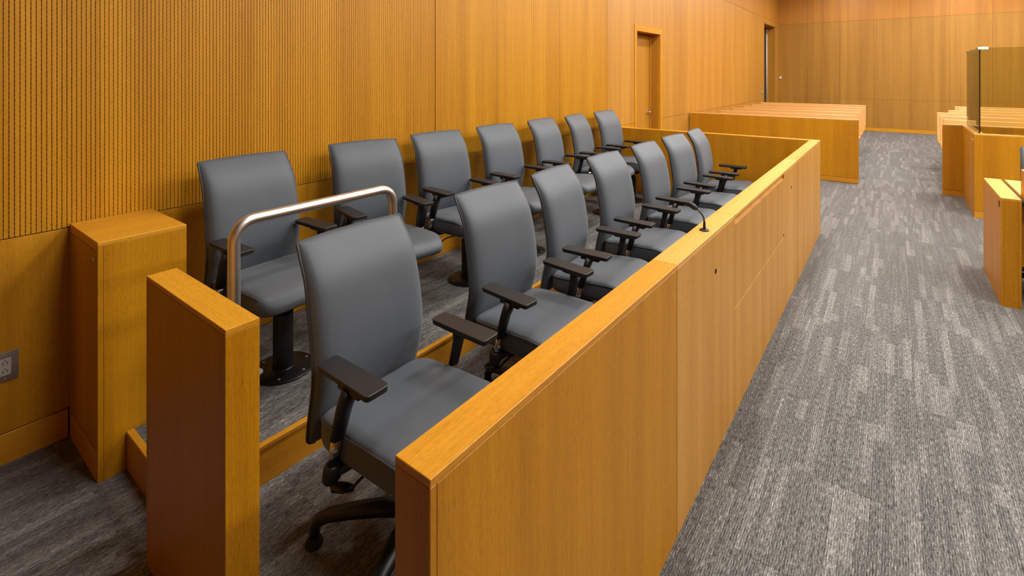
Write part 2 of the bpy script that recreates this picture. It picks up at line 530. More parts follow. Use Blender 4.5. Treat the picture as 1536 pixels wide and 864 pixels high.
# ------------------------------------------------------------------ carpet tiles
TS = 0.5
bm = bmesh.new()
add_box(bm, -TS / 2 + 0.0001, TS / 2 - 0.0001, -TS / 2 + 0.0001, TS / 2 - 0.0001, -0.006, 0.0)
ed = [e for e in bm.edges if e.verts[0].co.z > -0.001 and e.verts[1].co.z > -0.001]
bmesh.ops.bevel(bm, geom=ed, offset=0.0007, segments=1, affect='EDGES', profile=0.5)
tile_me = bpy.data.meshes.new('carpet_tile'); bm.to_mesh(tile_me); bm.free()
tile_me.materials.append(M['carpet'])
tiles = []
nx = 0
for ix in range(-6, 7):
    for iy in range(-2, 35):
        x = (ix + 0.5) * TS + 0.08
        y = (iy + 0.5) * TS + (0.25 if ix % 2 else 0.0)
        inside = False
        if x - TS / 2 < WX or y + TS / 2 > FY + 0.25: 
            if x + TS / 2 < WX + 0.05: continue
        if x < -0.55:
            # in front of the jury box and inside its front aisle
            if -2.9 < x and -0.4 < y < 5.9: inside = not (x < -1.95 and y > 0.95)
            elif 5.8 < y < 8.6 and x > -1.7: inside = True
            elif y >= 8.6 and x > -0.62: inside = True
        else:
            lim = 0.62 + max(0.0, (8.6 - y) * 0.16) if y < 8.6 else 1.1
            inside = (0.3 < y < FY - 0.1) and x < lim + 0.5
        if inside: tiles.append((x, y))
tiles = tiles[:300]
for x, y in tiles:
    o = bpy.data.objects.new('carpet_tile', tile_me)
    C.objects.link(o); o.parent = floor; o.location = (x, y, 0.0)
# ------------------------------------------------------------------ jury platform
HB = 0.914
plat = thing('jury_platform', 'low carpeted platform with oak risers under the chairs along the wall', 'platform', (-2.36, 3.2, 0))
box('deck', -2.398, -1.916, 0.665, 0.858, 0.0, 0.148, 'carpet', plat, bev=0.0)
box('deck', WX + 0.005, -1.916, 0.8585, 5.667, 0.0, 0.148, 'carpet', plat, bev=0.0)
box('riser', -2.398, -1.889, 0.645, 0.664, 0.0, 0.135, 'wood', plat)
box('nosing', -2.398, -1.889, 0.643, 0.668, 0.136, 0.152, 'wx', plat)
box('riser', -1.914, -1.897, 0.668, 5.668, 0.0, 0.135, 'wy', plat)
box('nosing', -1.918, -1.893, 0.669, 5.668, 0.136, 0.152, 'wy', plat)
settle(plat)

# ------------------------------------------------------------------ jury box barrier
bar = thing('jury_box_barrier', 'long low oak barrier wall enclosing the jury chairs, with pale top cap', 'barrier', (-0.62, 3.1, 0))
BX0, BX1, BY0, BY1 = -0.665, -0.580, 0.547, 5.747
CZ = 0.899
box('core', BX0 + 0.016, BX1 - 0.016, BY0 + 0.016, BY1 - 0.016, 0.0, CZ - 0.03, 'core', bar, bev=0)
box('end_panel', BX0, BX1, BY0, BY0 + 0.015, 0.0, CZ, 'wood', bar, bev=0.001)
g = 0.0018
P = [(BY0 + 0.0155, 1.668), (1.672, 2.433), (3.716, 4.29), (4.294, BY1)]
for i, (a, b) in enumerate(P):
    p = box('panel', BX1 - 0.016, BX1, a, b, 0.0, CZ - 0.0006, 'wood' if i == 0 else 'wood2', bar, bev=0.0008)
    if i in (1, 2):
        yy, zz = ((2.127, 0.751), (4.009, 0.759))[i - 1]
        hl = lathe('port', [(0.0105, 0), (0.0105, 0.0015), (0.008, 0.0016), (0.007, -0.004), (0.0004, -0.0041)], 'dark', p, 16)
        hl.data.transform(Matrix.Translation((BX1, yy, zz)) @ Matrix.Rotation(math.radians(90), 4, 'Y'))
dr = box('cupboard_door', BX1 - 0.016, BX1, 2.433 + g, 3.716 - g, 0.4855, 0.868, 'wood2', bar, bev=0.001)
lk = lathe('lock', [(0.007, 0), (0.007, 0.003), (0.0004, 0.0031)], 'metalblack', dr, 12)
lk.data.transform(Matrix.Translation((BX1, 3.700, 0.500)) @ Matrix.Rotation(math.radians(90), 4, 'Y'))
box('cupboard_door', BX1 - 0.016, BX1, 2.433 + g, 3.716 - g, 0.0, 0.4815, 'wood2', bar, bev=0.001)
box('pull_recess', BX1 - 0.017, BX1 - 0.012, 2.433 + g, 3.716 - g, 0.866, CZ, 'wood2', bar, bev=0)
box('inner_panel', BX0, BX0 + 0.016, BY0 + 0.0155, BY1 - 0.09, 0.0, CZ - 0.0006, 'wood', bar, bev=0.0008)
for a, b, mt in ((BY0, 1.6695, 'wy'), (1.6705, 2.4335, 'wy2'), (2.4345, 4.2915, 'wy2'), (4.2925, BY1, 'wy')):
    box('cap', BX0, BX1, a, b, CZ, HB, mt, bar, bev=0.0012)
settle(bar)
# far return of the barrier to the wall
bar = thing('jury_box_end_wall', 'oak end wall of the jury box between the panelled wall and the long barrier', 'barrier', (-1.74, 5.707, 0))
EY0, EY1 = 5.668, 5.747
box('core', WX + 0.01, BX0, EY0 + 0.016, EY1 - 0.016, 0.0, CZ - 0.03, 'core', bar, bev=0)
box('inner_panel', WX + 0.006, -1.75, EY0, EY0 + 0.016, 0.0, CZ - 0.0006, 'wood', bar, bev=0.0008)
box('inner_panel', -1.747, BX0 - 0.0005, EY0, EY0 + 0.016, 0.0, CZ - 0.0006, 'wood', bar, bev=0.0008)
box('outer_panel', WX + 0.006, BX0 - 0.0005, EY1 - 0.016, EY1, 0.0, CZ - 0.0006, 'wood', bar, bev=0.0008)
box('cap', WX + 0.006, BX0 - 0.0005, EY0, EY1, CZ, HB, 'wx', bar, bev=0.0012)
settle(bar)

# ------------------------------------------------------------------ entry post (short return wall)
def half_wall(name, label, x0, x1, y0, y1, h, cat='half wall'):
    r = thing(name, label, cat, ((x0 + x1) / 2, (y0 + y1) / 2, 0))
    t = 0.015
    box('core', x0 + t + .001, x1 - t - .001, y0 + t + .001, y1 - t - .001, 0, h - 0.04, 'core', r, bev=0)
    box('end_panel', x0, x0 + t, y0, y1, 0, h - t - .0006, 'wood', r, bev=.001)
    box('end_panel', x1 - t, x1, y0, y1, 0, h - t - .0006, 'wood', r, bev=.001)
    box('panel', x0 + t + .0008, x1 - t - .0008, y0, y0 + t, 0, h - t - .0012, 'wood', r, bev=.001)
    box('panel', x0 + t + .0008, x1 - t - .0008, y1 - t, y1, 0, h - t - .0012, 'wood', r, bev=.001)
    box('cap', x0, x1, y0, y1, h - t, h, 'wx', r, bev=.0012)
    settle(r)
    return r
half_wall('entry_half_wall', 'free-standing short oak half wall between the two entries to the jury box', -1.886, -1.326, 0.558, 0.643, HB)

# side cabinet against the wall
cab = thing('side_cabinet', 'narrow oak cabinet against the panelled wall at the jury box entry', 'cabinet', (-2.61, 0.70, 0))
X0, X1, Y0, Y1 = WX + 0.006, -2.402, 0.555, 0.855
box('body', X0, X1, Y0 + 0.018, Y1, 0.0, HB - 0.0155, 'wood', cab, bev=.001)
cd = box('door', X0 + 0.012, X1 - 0.020, Y0 + 0.002, Y0 + 0.0175, 0.112, HB - 0.040, 'wood', cab, bev=.001)
kn = lathe('lock', [(0.0075, 0), (0.0075, 0.003), (0.0055, 0.005), (0.0004, 0.0052)], 'white', cd, 14)
kn.data.transform(Matrix.Translation((X1 - 0.050, Y0 + 0.002, 0.842)) @ Matrix.Rotation(math.radians(90), 4, 'X'))
box('stile', X1 - 0.016, X1, Y0, Y0 + 0.0175, 0.0, HB - 0.0155, 'wood', cab, bev=.001)
box('stile', X0, X0 + 0.010, Y0, Y0 + 0.0175, 0.0, HB - 0.0155, 'wood', cab, bev=.001)
box('plinth', X0 + 0.0105, X1 - 0.0165, Y0, Y0 + 0.0175, 0.0, 0.108, 'wx', cab, bev=.001)
box('rail', X0 + 0.0105, X1 - 0.0165, Y0 + 0.001, Y0 + 0.0175, HB - 0.036, HB - 0.0155, 'wx', cab, bev=.001)
box('cap', X0, X1, Y0, Y1, HB - 0.015, HB, 'wy', cab, bev=.0012)
settle(cab)

# ------------------------------------------------------------------ stainless handrail on the platform edge
RXX = -1.95
def arc(c, r, a0, a1, n, mapf): return [mapf(c[0] + r * math.cos(math.radians(a0 + (a1 - a0) * i / n)), c[1] + r * math.sin(math.radians(a0 + (a1 - a0) * i / n))) for i in range(n + 1)]
rail = thing('handrail', 'brushed steel tube handrail loop standing on the platform edge', 'handrail', (RXX, 1.22, 0.15))
mp = lambda y, z: (RXX, y, z)
ya, yb, zt, rr = 0.851, 1.591, 1.002, 0.075
pts = [mp(ya, 0.152)] + [mp(ya, 0.152 + (zt - rr - 0.152) * i / 4) for i in range(1, 4)] + arc((ya + rr, zt - rr), rr, 180, 90, 8, mp) + [mp(ya + rr + (yb - ya - 2 * rr) * i / 5, zt) for i in range(1, 5)] + arc((yb - rr, zt - rr), rr, 90, 0, 8, mp) + [mp(yb, 0.5), mp(yb, 0.152)]
tube('tube', pts, 0.0215, 'steel', rail, 20)
for yy in (ya, yb):
    lathe('floor_flange', [(0.030, 0.0), (0.030, 0.006), (0.0225, 0.009)], 'steel', rail, 24, (RXX, yy, 0.1485))
settle(rail)

# ------------------------------------------------------------------ jury chairs (facing local +X, origin under the column)
PROF = [(-0.302, 0.315), (-0.296, 0.345), (-0.280, 0.42), (-0.262, 0.49), (-0.249, 0.56), (-0.252, 0.63), (-0.264, 0.71), (-0.276, 0.775), (-0.288, 0.83), (-0.304, 0.875), (-0.330, 0.920), (-0.352, 0.955), (-0.366, 0.978)]
def prof(v):
    f = v * (len(PROF) - 1)
    i = min(int(f), len(PROF) - 2); t = f - i
    def cr(p0, p1, p2, p3):
        return 0.5 * (2 * p1 + (p2 - p0) * t + (2 * p0 - 5 * p1 + 4 * p2 - p3) * t * t + (3 * p1 - p0 - 3 * p2 + p3) * t ** 3)
    q = [PROF[max(0, min(len(PROF) - 1, i + d))] for d in (-1, 0, 1, 2)]
    return cr(*[a[0] for a in q]), cr(*[a[1] for a in q])
def half_w(v):
    # slightly wider at the middle, rounded corners at the bottom
    w = 0.2225 + 0.011 * math.sin(math.pi * min(1, v * 1.05)) 
    if v < 0.08: w -= 0.03 * (1 - v / 0.08) ** 2
    return w
def back_mesh():
    bm = bmesh.new()
    NU, NV = 18, 30
    F, B = [], []
    for j in range(NV + 1):
        v = j / NV
        x, z = prof(v)
        x2, z2 = prof(min(1, v + 0.01)); x1, z1 = prof(max(0, v - 0.01))
        tx, tz = x2 - x1, z2 - z1
        L = math.hypot(tx, tz); nx_, nz_ = tz / L, -tx / L      # forward normal
        vv = min(1.0, v / 0.07) * min(1.0, (1 - v) / 0.045)
        ev = math.sqrt(max(0.0, 1 - (1 - vv) ** 2))
        fr, br = [], []
        for i in range(NU + 1):
            u = -1 + 2 * i / NU
            u = math.copysign(1 - (1 - abs(u)) ** 1.35, u)
            eu = math.sqrt(max(0.0, 1 - abs(u) ** 9))
            bulge = 0.003 + 0.043 * eu * ev * (0.14 + 0.86 * math.sin(math.pi * min(1.0, v * 0.98 + 0.02)) ** 0.85) + 0.006 * (1 - u * u) * (1 - v)
            y = u * half_w(v)
            top = 0.006 * (1 - u * u) * max(0, (v - 0.9) / 0.1)
            wrap = 0.012 * (u * u) * 0.6
            fr.append(bm.verts.new((x + nx_ * bulge + wrap, y, z + nz_ * bulge + top)))
            bk = -0.004 - 0.018 * eu * ev
            br.append(bm.verts.new((x + nx_ * bk + wrap, y, z + nz_ * bk + top)))
        F.append(fr); B.append(br)
    for j in range(NV):
        for i in range(NU):
            bm.faces.new((F[j][i], F[j][i + 1], F[j + 1][i + 1], F[j + 1][i]))
            bm.faces.new((B[j][i], B[j + 1][i], B[j + 1][i + 1], B[j][i + 1]))
    for j in range(NV):
        bm.faces.new((F[j][0], F[j + 1][0], B[j + 1][0], B[j][0]))
        bm.faces.new((F[j][NU], B[j][NU], B[j + 1][NU], F[j + 1][NU]))
    for i in range(NU):
        bm.faces.new((F[NV][i], F[NV][i + 1], B[NV][i + 1], B[NV][i]))
        bm.faces.new((F[0][i], B[0][i], B[0][i + 1], F[0][i + 1]))
    bmesh.ops.recalc_face_normals(bm, faces=bm.faces[:])
    return bm
def back_piping(off):
    pts = []
    def P3(u, v):
        x, z = prof(v)
        return (x + 0.0072 * u * u + off, u * half_w(v) * 1.003, z + 0.006 * (1 - u * u) * max(0, (v - 0.9) / 0.1))
    for j in range(0, 31): pts.append(P3(-1, j / 30))
    for i in range(1, 14): pts.append(P3(-1 + 2 * i / 14, 1))
    for j in range(30, -1, -1): pts.append(P3(1, j / 30))
    return pts

def seat_tilt(x): return 0.075 * x - (1.35 * (x - 0.08) ** 2 if x > 0.08 else 0.0)
def seat_ring(s, sf=None, n=56):
    # a squarish plan; sf draws the front in more than the sides so that the front edge rolls over
    sf = s if sf is None else sf
    out = []
    for k_ in range(n):
        a = 2 * math.pi * k_ / n
        ca, sa = math.cos(a), math.sin(a)
        e = 2 / 8.0
        x = math.copysign(abs(ca) ** e, ca); y = math.copysign(abs(sa) ** e, sa)
        xx = 0.005 + x * 0.243 * (sf if x > 0 else s)
        yy = y * (0.234 - 0.010 * max(0, x) ** 3) * s
        out.append((xx, yy))
    return out
def seat_mesh():
    bm = bmesh.new()
    lv = [(0.368, 0.86, 0.80), (0.364, 0.94, 0.88), (0.372, 0.982, 0.95), (0.392, 1.0, 0.99), (0.416, 1.0, 1.0), (0.434, 1.0, 0.985), (0.447, 0.996, 0.95), (0.458, 0.980, 0.88), (0.464, 0.945, 0.80), (0.4675, 0.80, 0.66), (0.469, 0.5, 0.42), (0.470, 0.2, 0.2)]
    rings = []
    for z, s, sf in lv:
        t = min(1.0, max(0.0, (z - 0.372) / 0.07))
        rings.append([bm.verts.new((x, y, z + (0.05 * x) * (1 - t) + seat_tilt(x) * t)) for x, y in seat_ring(s, sf)])
    n = len(rings[0])
    for i in range(len(rings) - 1):
        for j in range(n):
            bm.faces.new((rings[i][j], rings[i][(j + 1) % n], rings[i + 1][(j + 1) % n], rings[i + 1][j]))
    bm.faces.new(rings[0][::-1])
    bm.faces.new(rings[-1])
    bmesh.ops.recalc_face_normals(bm, faces=bm.faces[:])
    return bm

def arm(root, s):
    # pad
    y0, y1 = (0.172, 0.256)
    ya_, yb_ = (y0, y1) if s > 0 else (-y1, -y0)
    bm = bmesh.new()
    add_box(bm, -0.192, 0.074, ya_, yb_, 0.617, 0.636)
    ed = [e for e in bm.edges if abs(e.verts[0].co.z - e.verts[1].co.z) > 0.01]
    bmesh.ops.bevel(bm, geom=ed, offset=0.014, segments=4, affect='EDGES', profile=0.5)
    for v in bm.verts:                                    # the rear end is narrower, the underside is drawn in
        if v.co.x < -0.1: v.co.y += (-s) * 0.0 + (0.004 if v.co.y < (ya_ + yb_) / 2 else -0.004)
        if v.co.z < 0.62:
            v.co.x *= 0.99; v.co.y += 0.002 if v.co.y < (ya_ + yb_) / 2 else -0.002
    ed = [e for e in bm.edges if len(e.link_faces) == 2 and e.calc_face_angle(0) > 1.1]
    bmesh.ops.bevel(bm, geom=ed, offset=0.0016, segments=1, affect='EDGES', profile=0.5)
    pad = bm_obj('armrest', bm, 'pad', root, True)
    flat_shade(pad.data, 30)
    yc = s * 0.247
    # slide plate under the pad, post, bright inner tube, bracket
    rounded_box('slide_plate', -0.078, 0.026, min(s * 0.195, s * 0.25), max(s * 0.195, s * 0.25), 0.602, 0.6175, 0.004, 'black', pad, 2)
    tube('arm_post', [(-0.030, yc - s * 0.012, 0.610), (-0.044, yc, 0.56), (-0.075, yc + s * 0.004, 0.456)], [0.031, 0.0275, 0.0245], 'black', pad, 14, (1.0, 0.62))
    tube('post_sleeve', [(-0.074, yc + s * 0.004, 0.462), (-0.097, yc + s * 0.004, 0.365)], 0.0195, 'chrome', pad, 14, (1.0, 0.66))
    bmb = bmesh.new()
    tube_bm(bmb, [(-0.096, yc + s * 0.004, 0.368), (-0.101, yc + s * 0.004, 0.350), (-0.106, yc + s * 0.002, 0.322), (-0.107, yc, 0.314)], [0.025, 0.030, 0.031, 0.026], 14, True, (1.0, 0.8))
    tube_bm(bmb, [(-0.100, yc - s * 0.004, 0.340), (-0.075, yc - s * 0.09, 0.345), (-0.04, yc - s * 0.16, 0.352)], [0.02, 0.017, 0.015], 10, True)
    bmesh.ops.recalc_face_normals(bmb, faces=bmb.faces[:])
    bm_obj('bracket', bmb, 'black', pad, True)

def make_chair(kind):
    r = thing('jury_chair', '-', 'chair')
    bk = bm_obj('backrest', back_mesh(), 'fabric', r, True)
    flat_shade(bk.data, 60)
    tube('piping', back_piping(0.003), 0.0050, 'piping', bk, 6)
    st = bm_obj('seat', seat_mesh(), 'fabric', r, True)
    flat_shade(st.data, 70)
    sr = [(x, y, 0.4525 + seat_tilt(x)) for x, y in seat_ring(0.992, 0.93, 112)]
    k0 = next(q for q in range(len(sr)) if sr[q][0] < 0.185)
    tube('piping', sr[k0:len(sr) - k0 + 1], 0.0034, 'piping', st, 6)      # sides and rear; the front rolls over without a seam
    arm(r, -1); arm(r, 1)
    # mechanism and spine under the seat
    bmm = bmesh.new()
    add_box(bmm, -0.15, 0.12, -0.10, 0.10, 0.318, 0.364)
    bmesh.ops.bevel(bmm, geom=list(bmm.edges), offset=0.012, segments=2, affect='EDGES', profile=0.5)
    tube_bm(bmm, [(-0.12, 0, 0.345), (-0.235, 0, 0.330), (-0.300, 0, 0.355), (-0.312, 0, 0.45)], [0.035, 0.035, 0.032, 0.022], 10, True, (1.0, 0.45))
    bmesh.ops.recalc_face_normals(bmm, faces=bmm.faces[:])
    bm_obj('mechanism', bmm, 'metalblack', r, True)
    for s in (-1, 1):
        bl = bmesh.new()
        tube_bm(bl, [(0.00, s * 0.09, 0.325), (-0.06, s * 0.15, 0.300), (-0.085, s * 0.19, 0.262), (-0.095, s * 0.20, 0.256)], 0.005, 8, True)
        tube_bm(bl, [(-0.085, s * 0.185, 0.254), (-0.110, s * 0.20, 0.254), (-0.140, s * 0.215, 0.252), (-0.155, s * 0.217, 0.251)], [0.012, 0.022, 0.022, 0.010], 12, True, (1.0, 0.42))
        bmesh.ops.recalc_face_normals(bl, faces=bl.faces[:])
        bm_obj('lever', bl, 'black', r, True)
    if kind == 'star':
        lathe('column', [(0.026, 0.13), (0.026, 0.22), (0.019, 0.222), (0.019, 0.322)], 'metalblack', r, 18)
        lathe('hub', [(0.050, 0.082), (0.056, 0.10), (0.052, 0.135), (0.038, 0.148), (0.028, 0.150)], 'black', r, 20)
        for q in range(5):
            a = math.radians(219 + 72 * q)
            dx, dy = math.cos(a), math.sin(a)
            bl = bmesh.new()
            rs = [(0.035, 0.116), (0.12, 0.118), (0.22, 0.108), (0.29, 0.096), (0.322, 0.082), (0.336, 0.058), (0.339, 0.022)]
            tube_bm(bl, [(dx * q_, dy * q_, z_) for q_, z_ in rs], [0.032, 0.031, 0.028, 0.025, 0.024, 0.022, 0.020], 10, True, (1.0, 0.8))
            bmesh.ops.recalc_face_normals(bl, faces=bl.faces[:])
            lg = bm_obj('leg', bl, 'black', r, True)
            lathe('glide', [(0.028, 0.0), (0.030, 0.006), (0.027, 0.014), (0.018, 0.03)], 'black', lg, 16, (dx * 0.339, dy * 0.339, 0.0))
    else:
        lathe('column', [(0.045, 0.006), (0.045, 0.27), (0.030, 0.272), (0.030, 0.322)], 'metalblack', r, 20)
        pl = lathe('floor_plate', [(0.138, 0.0), (0.138, 0.006), (0.134, 0.009), (0.05, 0.012), (0.046, 0.016)], 'metalblack', r, 36)
        for q in range(6):
            a = math.radians(20 + 60 * q)
            lathe('bolt', [(0.007, 0.0085), (0.007, 0.0125), (0.004, 0.0145)], 'plate', pl, 8, (0.112 * math.cos(a), 0.112 * math.sin(a), 0))
    return r

def copy_tree(o, parent=None):
    c = o.copy(); C.objects.link(c)
    if parent is not None: c.parent = parent
    for ch in o.children: copy_tree(ch, c)
    return c

ORD = ['first', 'second', 'third', 'fourth', 'fifth', 'sixth', 'last']
front = [(1.132, 0), (1.945, -5), (2.555, 3), (3.27, -2), (3.985, -2), (4.68, -5), (5.29, 3)]
back = [(1.220, 3), (1.955, -11), (2.595, -6), (3.27, -3), (3.965, 3), (4.60, 7), (5.30, -2)]
star = make_chair('star'); ped = make_chair('pedestal')
fx = [-1.262, -1.285, -1.30, -1.315, -1.31, -1.31, -1.31]
bx = [-2.325, -2.33, -2.335, -2.325, -2.335, -2.34, -2.345]
def seat_in_place(o, x, y, z, deg, label, group):
    # the column stays where it is; a turn of the seat swings the backrest about it
    o.location = (x, y, z); o.rotation_euler = (0, 0, math.radians(deg))
    tag(o, label, 'chair', group)
# make copies first, so that the sources are still unplaced
fr_chairs = [star] + [copy_tree(star) for _ in range(6)]
bk_chairs = [ped] + [copy_tree(ped) for _ in range(6)]
for i, (y, dg) in enumerate(front):
    a = math.radians(dg)
    lab = 'grey upholstered armchair on star base along the barrier, %s from the entry half wall' % ORD[i]
    seat_in_place(fr_chairs[i], fx[i] - 0.36 * (1 - math.cos(a)), y + 0.36 * math.sin(a), 0.0, dg, lab, 'jury chairs along the barrier')
for i, (y, dg) in enumerate(back):
    a = math.radians(dg)
    lab = 'grey upholstered pedestal armchair along the panelled wall, %s from the side cabinet' % ORD[i]
    seat_in_place(bk_chairs[i], bx[i], y + 0.36 * math.sin(a), 0.149, dg, lab, 'jury chairs along the wall')
for o_ in fr_chairs[1:]:                                   # arms of these are set further forward
    for ch in o_.children:
        if ch.name.startswith('armrest'):
            ch.location.x += 0.045; ch.location.z -= 0.022
            for c in ch.children:
                if c.name.startswith('bracket'): c.location.z += 0.022
rp = [c for c in star.children if c.name.startswith('armrest')][1]     # this pad is slid forward on its post
rp.location.x += 0.07
for c in rp.children: c.location.x -= 0.07
for ch in fr_chairs[6].children:
    if ch.name.startswith('leg'): ch.rotation_euler = (0, 0, math.radians(-18))
for i in (1, 3, 5):
    for ch in fr_chairs[i].children:
        if ch.name.startswith('leg'): ch.rotation_euler = (0, 0, math.radians(36))
cc_ = copy_tree(star)
seat_in_place(cc_, 1.02, 5.27, 0.0, -90, 'grey upholstered armchair behind the counsel table, back to the glass dock', None)

# ------------------------------------------------------------------ gooseneck microphone
mic = thing('gooseneck_microphone', 'small black gooseneck microphone standing on the pale barrier cap', 'microphone', (-0.620, 2.11, HB))
lathe('base', [(0.019, 0.0), (0.019, 0.004), (0.016, 0.0065), (0.007, 0.008), (0.006, 0.012)], 'black', mic, 20, (-0.620, 2.11, HB))
tube('gooseneck', [(-0.620, 2.11, HB + 0.006), (-0.620, 2.11, 0.940), (-0.6205, 2.11, 0.956), (-0.623, 2.109, 0.968), (-0.629, 2.108, 0.980), (-0.639, 2.106, 0.991), (-0.648, 2.104, 0.998)], [0.0062, 0.0055, 0.0032, 0.003, 0.003, 0.003, 0.003], 'black', mic, 10)
tube('windscreen', [(-0.646, 2.105, 0.996), (-0.650, 2.104, 0.999), (-0.660, 2.102, 1.006), (-0.672, 2.099, 1.014), (-0.681, 2.096, 1.019), (-0.685, 2.095, 1.021)], [0.004, 0.0085, 0.0115, 0.0115, 0.009, 0.003], 'pad', mic, 14)
settle(mic)

# ------------------------------------------------------------------ power outlet on the wall
out = thing('power_outlet', 'steel plated duplex power outlet on the oak wall', 'outlet', (WX, 0.358, 0.388))
rounded_box('plate', WX + 0.0005, WX + 0.007, 0.320, 0.398, 0.331, 0.447, 0.003, 'plate', out, 2)
face = rounded_box('face', WX + 0.0065, WX + 0.0095, 0.342, 0.376, 0.355, 0.422, 0.001, 'outlet', out, 1)
bmh = bmesh.new()
for zc in (0.372, 0.404):
    add_box(bmh, WX + 0.0094, WX + 0.0099, 0.351, 0.3535, zc - 0.004, zc + 0.004)
    add_box(bmh, WX + 0.0094, WX + 0.0099, 0.364, 0.3665, zc - 0.0045, zc + 0.0045)
    add_box(bmh, WX + 0.0094, WX + 0.0099, 0.357, 0.361, zc + 0.007, zc + 0.011)
bm_obj('sockets', bmh, 'dark', face)
for zc in (0.343, 0.435):
    s_ = lathe('screw', [(0.003, 0), (0.003, 0.001), (0.0004, 0.0014)], 'steel', out, 8)
    s_.data.transform(Matrix.Translation((WX + 0.007, 0.359, zc)) @ Matrix.Rotation(math.radians(90), 4, 'Y'))
settle(out)
tag(lathe('floor_cap', [(0.022, 0), (0.021, 0.008), (0.014, 0.015), (0.0004, 0.018)], 'white', None, 18, (-2.366, 1.140, 0.158)), 'small white plastic cap lying on the first pedestal floor plate', 'cap')
sw = thing('light_switch', 'small steel light switch plate beside the tall recessed doorway', 'switch', (WX, 14.66, 1.12))
rounded_box('plate', WX + 0.0005, WX + 0.008, 14.60, 14.72, 1.04, 1.20, 0.002, 'plate', sw, 1)
box('rocker', WX + 0.008, WX + 0.013, 14.64, 14.68, 1.09, 1.15, 'white', sw)
settle(sw)
bt = lathe('wall_button', [(0.035, 0.0), (0.035, 0.012), (0.028, 0.02), (0.0004, 0.022)], 'white', None, 18)
bt.data.transform(Matrix.Translation((-2.775, FY, 1.48)) @ Matrix.Rotation(math.radians(90), 4, 'X'))
tag(bt, 'round white button on the far wall beside the corner', 'button')

# ------------------------------------------------------------------ gallery barriers, pews
def gallery_barrier(label, x0, x1, y0, y1, seams):
    r = thing('gallery_barrier', label, 'barrier', ((x0 + x1) / 2, (y0 + y1) / 2, 0))
    box('core', x0 + .016, x1 - .016, y0 + .016, y1 - .016, 0, CZ - .03, 'core', r, bev=0)
    ed_ = [x0] + seams + [x1]
    for a, b in zip(ed_[:-1], ed_[1:]):
        box('panel', a + .001, b - .001, y0, y0 + .016, 0.070, CZ - .0006, 'wood', r, bev=.001)
    box('plinth', x0, x1, y0 + 0.0, y0 + .016, 0.0, 0.066, 'wx', r, bev=.001)
    box('back_panel', x0, x1, y1 - .016, y1, 0.0, CZ - .0006, 'wood', r, bev=.001)
    box('end_panel', x0, x0 + .015, y0 + .0165, y1 - .0165, 0.0, CZ - .0006, 'wood', r, bev=.001)
    box('end_panel', x1 - .015, x1, y0 + .0165, y1 - .0165, 0.0, CZ - .0006, 'wood', r, bev=.001)
    box('cap', x0, x1, y0, y1, CZ, HB, 'pew', r, bev=.0012)
    settle(r)
gallery_barrier('oak gallery front wall between the panelled wall and the aisle', -2.79, -0.410, 8.69, 8.78, [])
gallery_barrier('oak gallery front wall adjoining the glass dock', 0.495, 4.6, 8.56, 8.65, [])

def pew(x0, x1, y, label, group):
    r = thing('pew', label, 'pew', ((x0 + x1) / 2, y, 0), 0, group)
    bm = bmesh.new()
    vs, _ = add_box(bm, x0, x1, y - 0.045, y, 0.44, HB)
    for v in vs:
        if v.co.z < 0.5: v.co.y -= 0.10            # the back leans
    bmesh.ops.bevel(bm, geom=list(bm.edges), offset=.006, segments=2, affect='EDGES', profile=0.5)
    bm_obj('backrest', bm, 'pew', r)
    box('seat', x0 + 0.01, x1 - 0.01, y - 0.56, y - 0.150, 0.405, 0.439, 'pew', r, bev=.004)
    n = 3
    for i in range(n):
        xc = x0 + 0.35 + (x1 - x0 - 0.7) * i / (n - 1)
        box('support', xc - 0.03, xc + 0.03, y - 0.50, y - 0.16, 0.0, 0.404, 'core', r, bev=.002)
    settle(r)
LR = [(9.62, 'first'), (10.47, 'second'), (11.32, 'third'), (12.17, 'fourth'), (13.02, 'fifth')]
for y, od in LR:
    pew(-2.52, -0.485, y, 'oak pew by the panelled wall, %s behind the gallery front wall' % od, 'pews by the panelled wall')
for y, xl, od in ((9.55, 0.555, 'first'), (10.42, 0.565, 'second'), (11.3, 0.575, 'third'), (12.12, 0.775, 'fourth'), (12.95, 0.98, 'fifth'), (13.72, 0.98, 'sixth')):
    pew(xl, 4.6, y, 'oak pew across the aisle, %s behind the wall adjoining the glass dock' % od, 'pews across the aisle')

# ------------------------------------------------------------------ glass dock
dk = thing('prisoner_dock', 'oak walled dock topped with tall tinted glass panes', 'dock', (2.4, 7.9, 0))
DX, DY, DW = 0.690, 7.40, 0.085
box('front_core', DX + .016, 4.6, DY + .016, DY + DW - .016, 0, CZ - .03, 'core', dk, bev=0)
box('side_core', DX + .016, DX + DW - .016, DY + .016, 8.555, 0, CZ - .03, 'core', dk, bev=0)
for a, b in ((DX + .001, 1.75), (1.753, 2.85), (2.853, 4.6)):
    box('front_panel', a, b, DY, DY + .016, 0.074, CZ - .0006, 'wood', dk, bev=.001)
box('plinth', DX + .001, 4.6, DY, DY + .016, 0.0, 0.070, 'wx', dk, bev=.001)
sp_ = box('side_panel', DX, DX + .016, DY + .0165, 8.555, 0.0, CZ - .0006, 'wood', dk, bev=.001)
kb = lathe('lock', [(0.011, 0), (0.011, 0.006), (0.0004, 0.0065)], 'white', sp_, 14)
kb.data.transform(Matrix.Translation((DX, 7.53, 0.835)) @ Matrix.Rotation(math.radians(-90), 4, 'Y'))
box('inner_panel', DX + DW, 4.6, DY + DW - .016, DY + DW, 0.0, CZ - .0006, 'wood', dk, bev=.001)
box('inner_panel', DX + DW - .016, DX + DW, DY + DW, 8.555, 0.0, CZ - .0006, 'wood', dk, bev=.001)
box('cap', DX, 4.6, DY, DY + DW, CZ, HB, 'wy2', dk, bev=.0012)
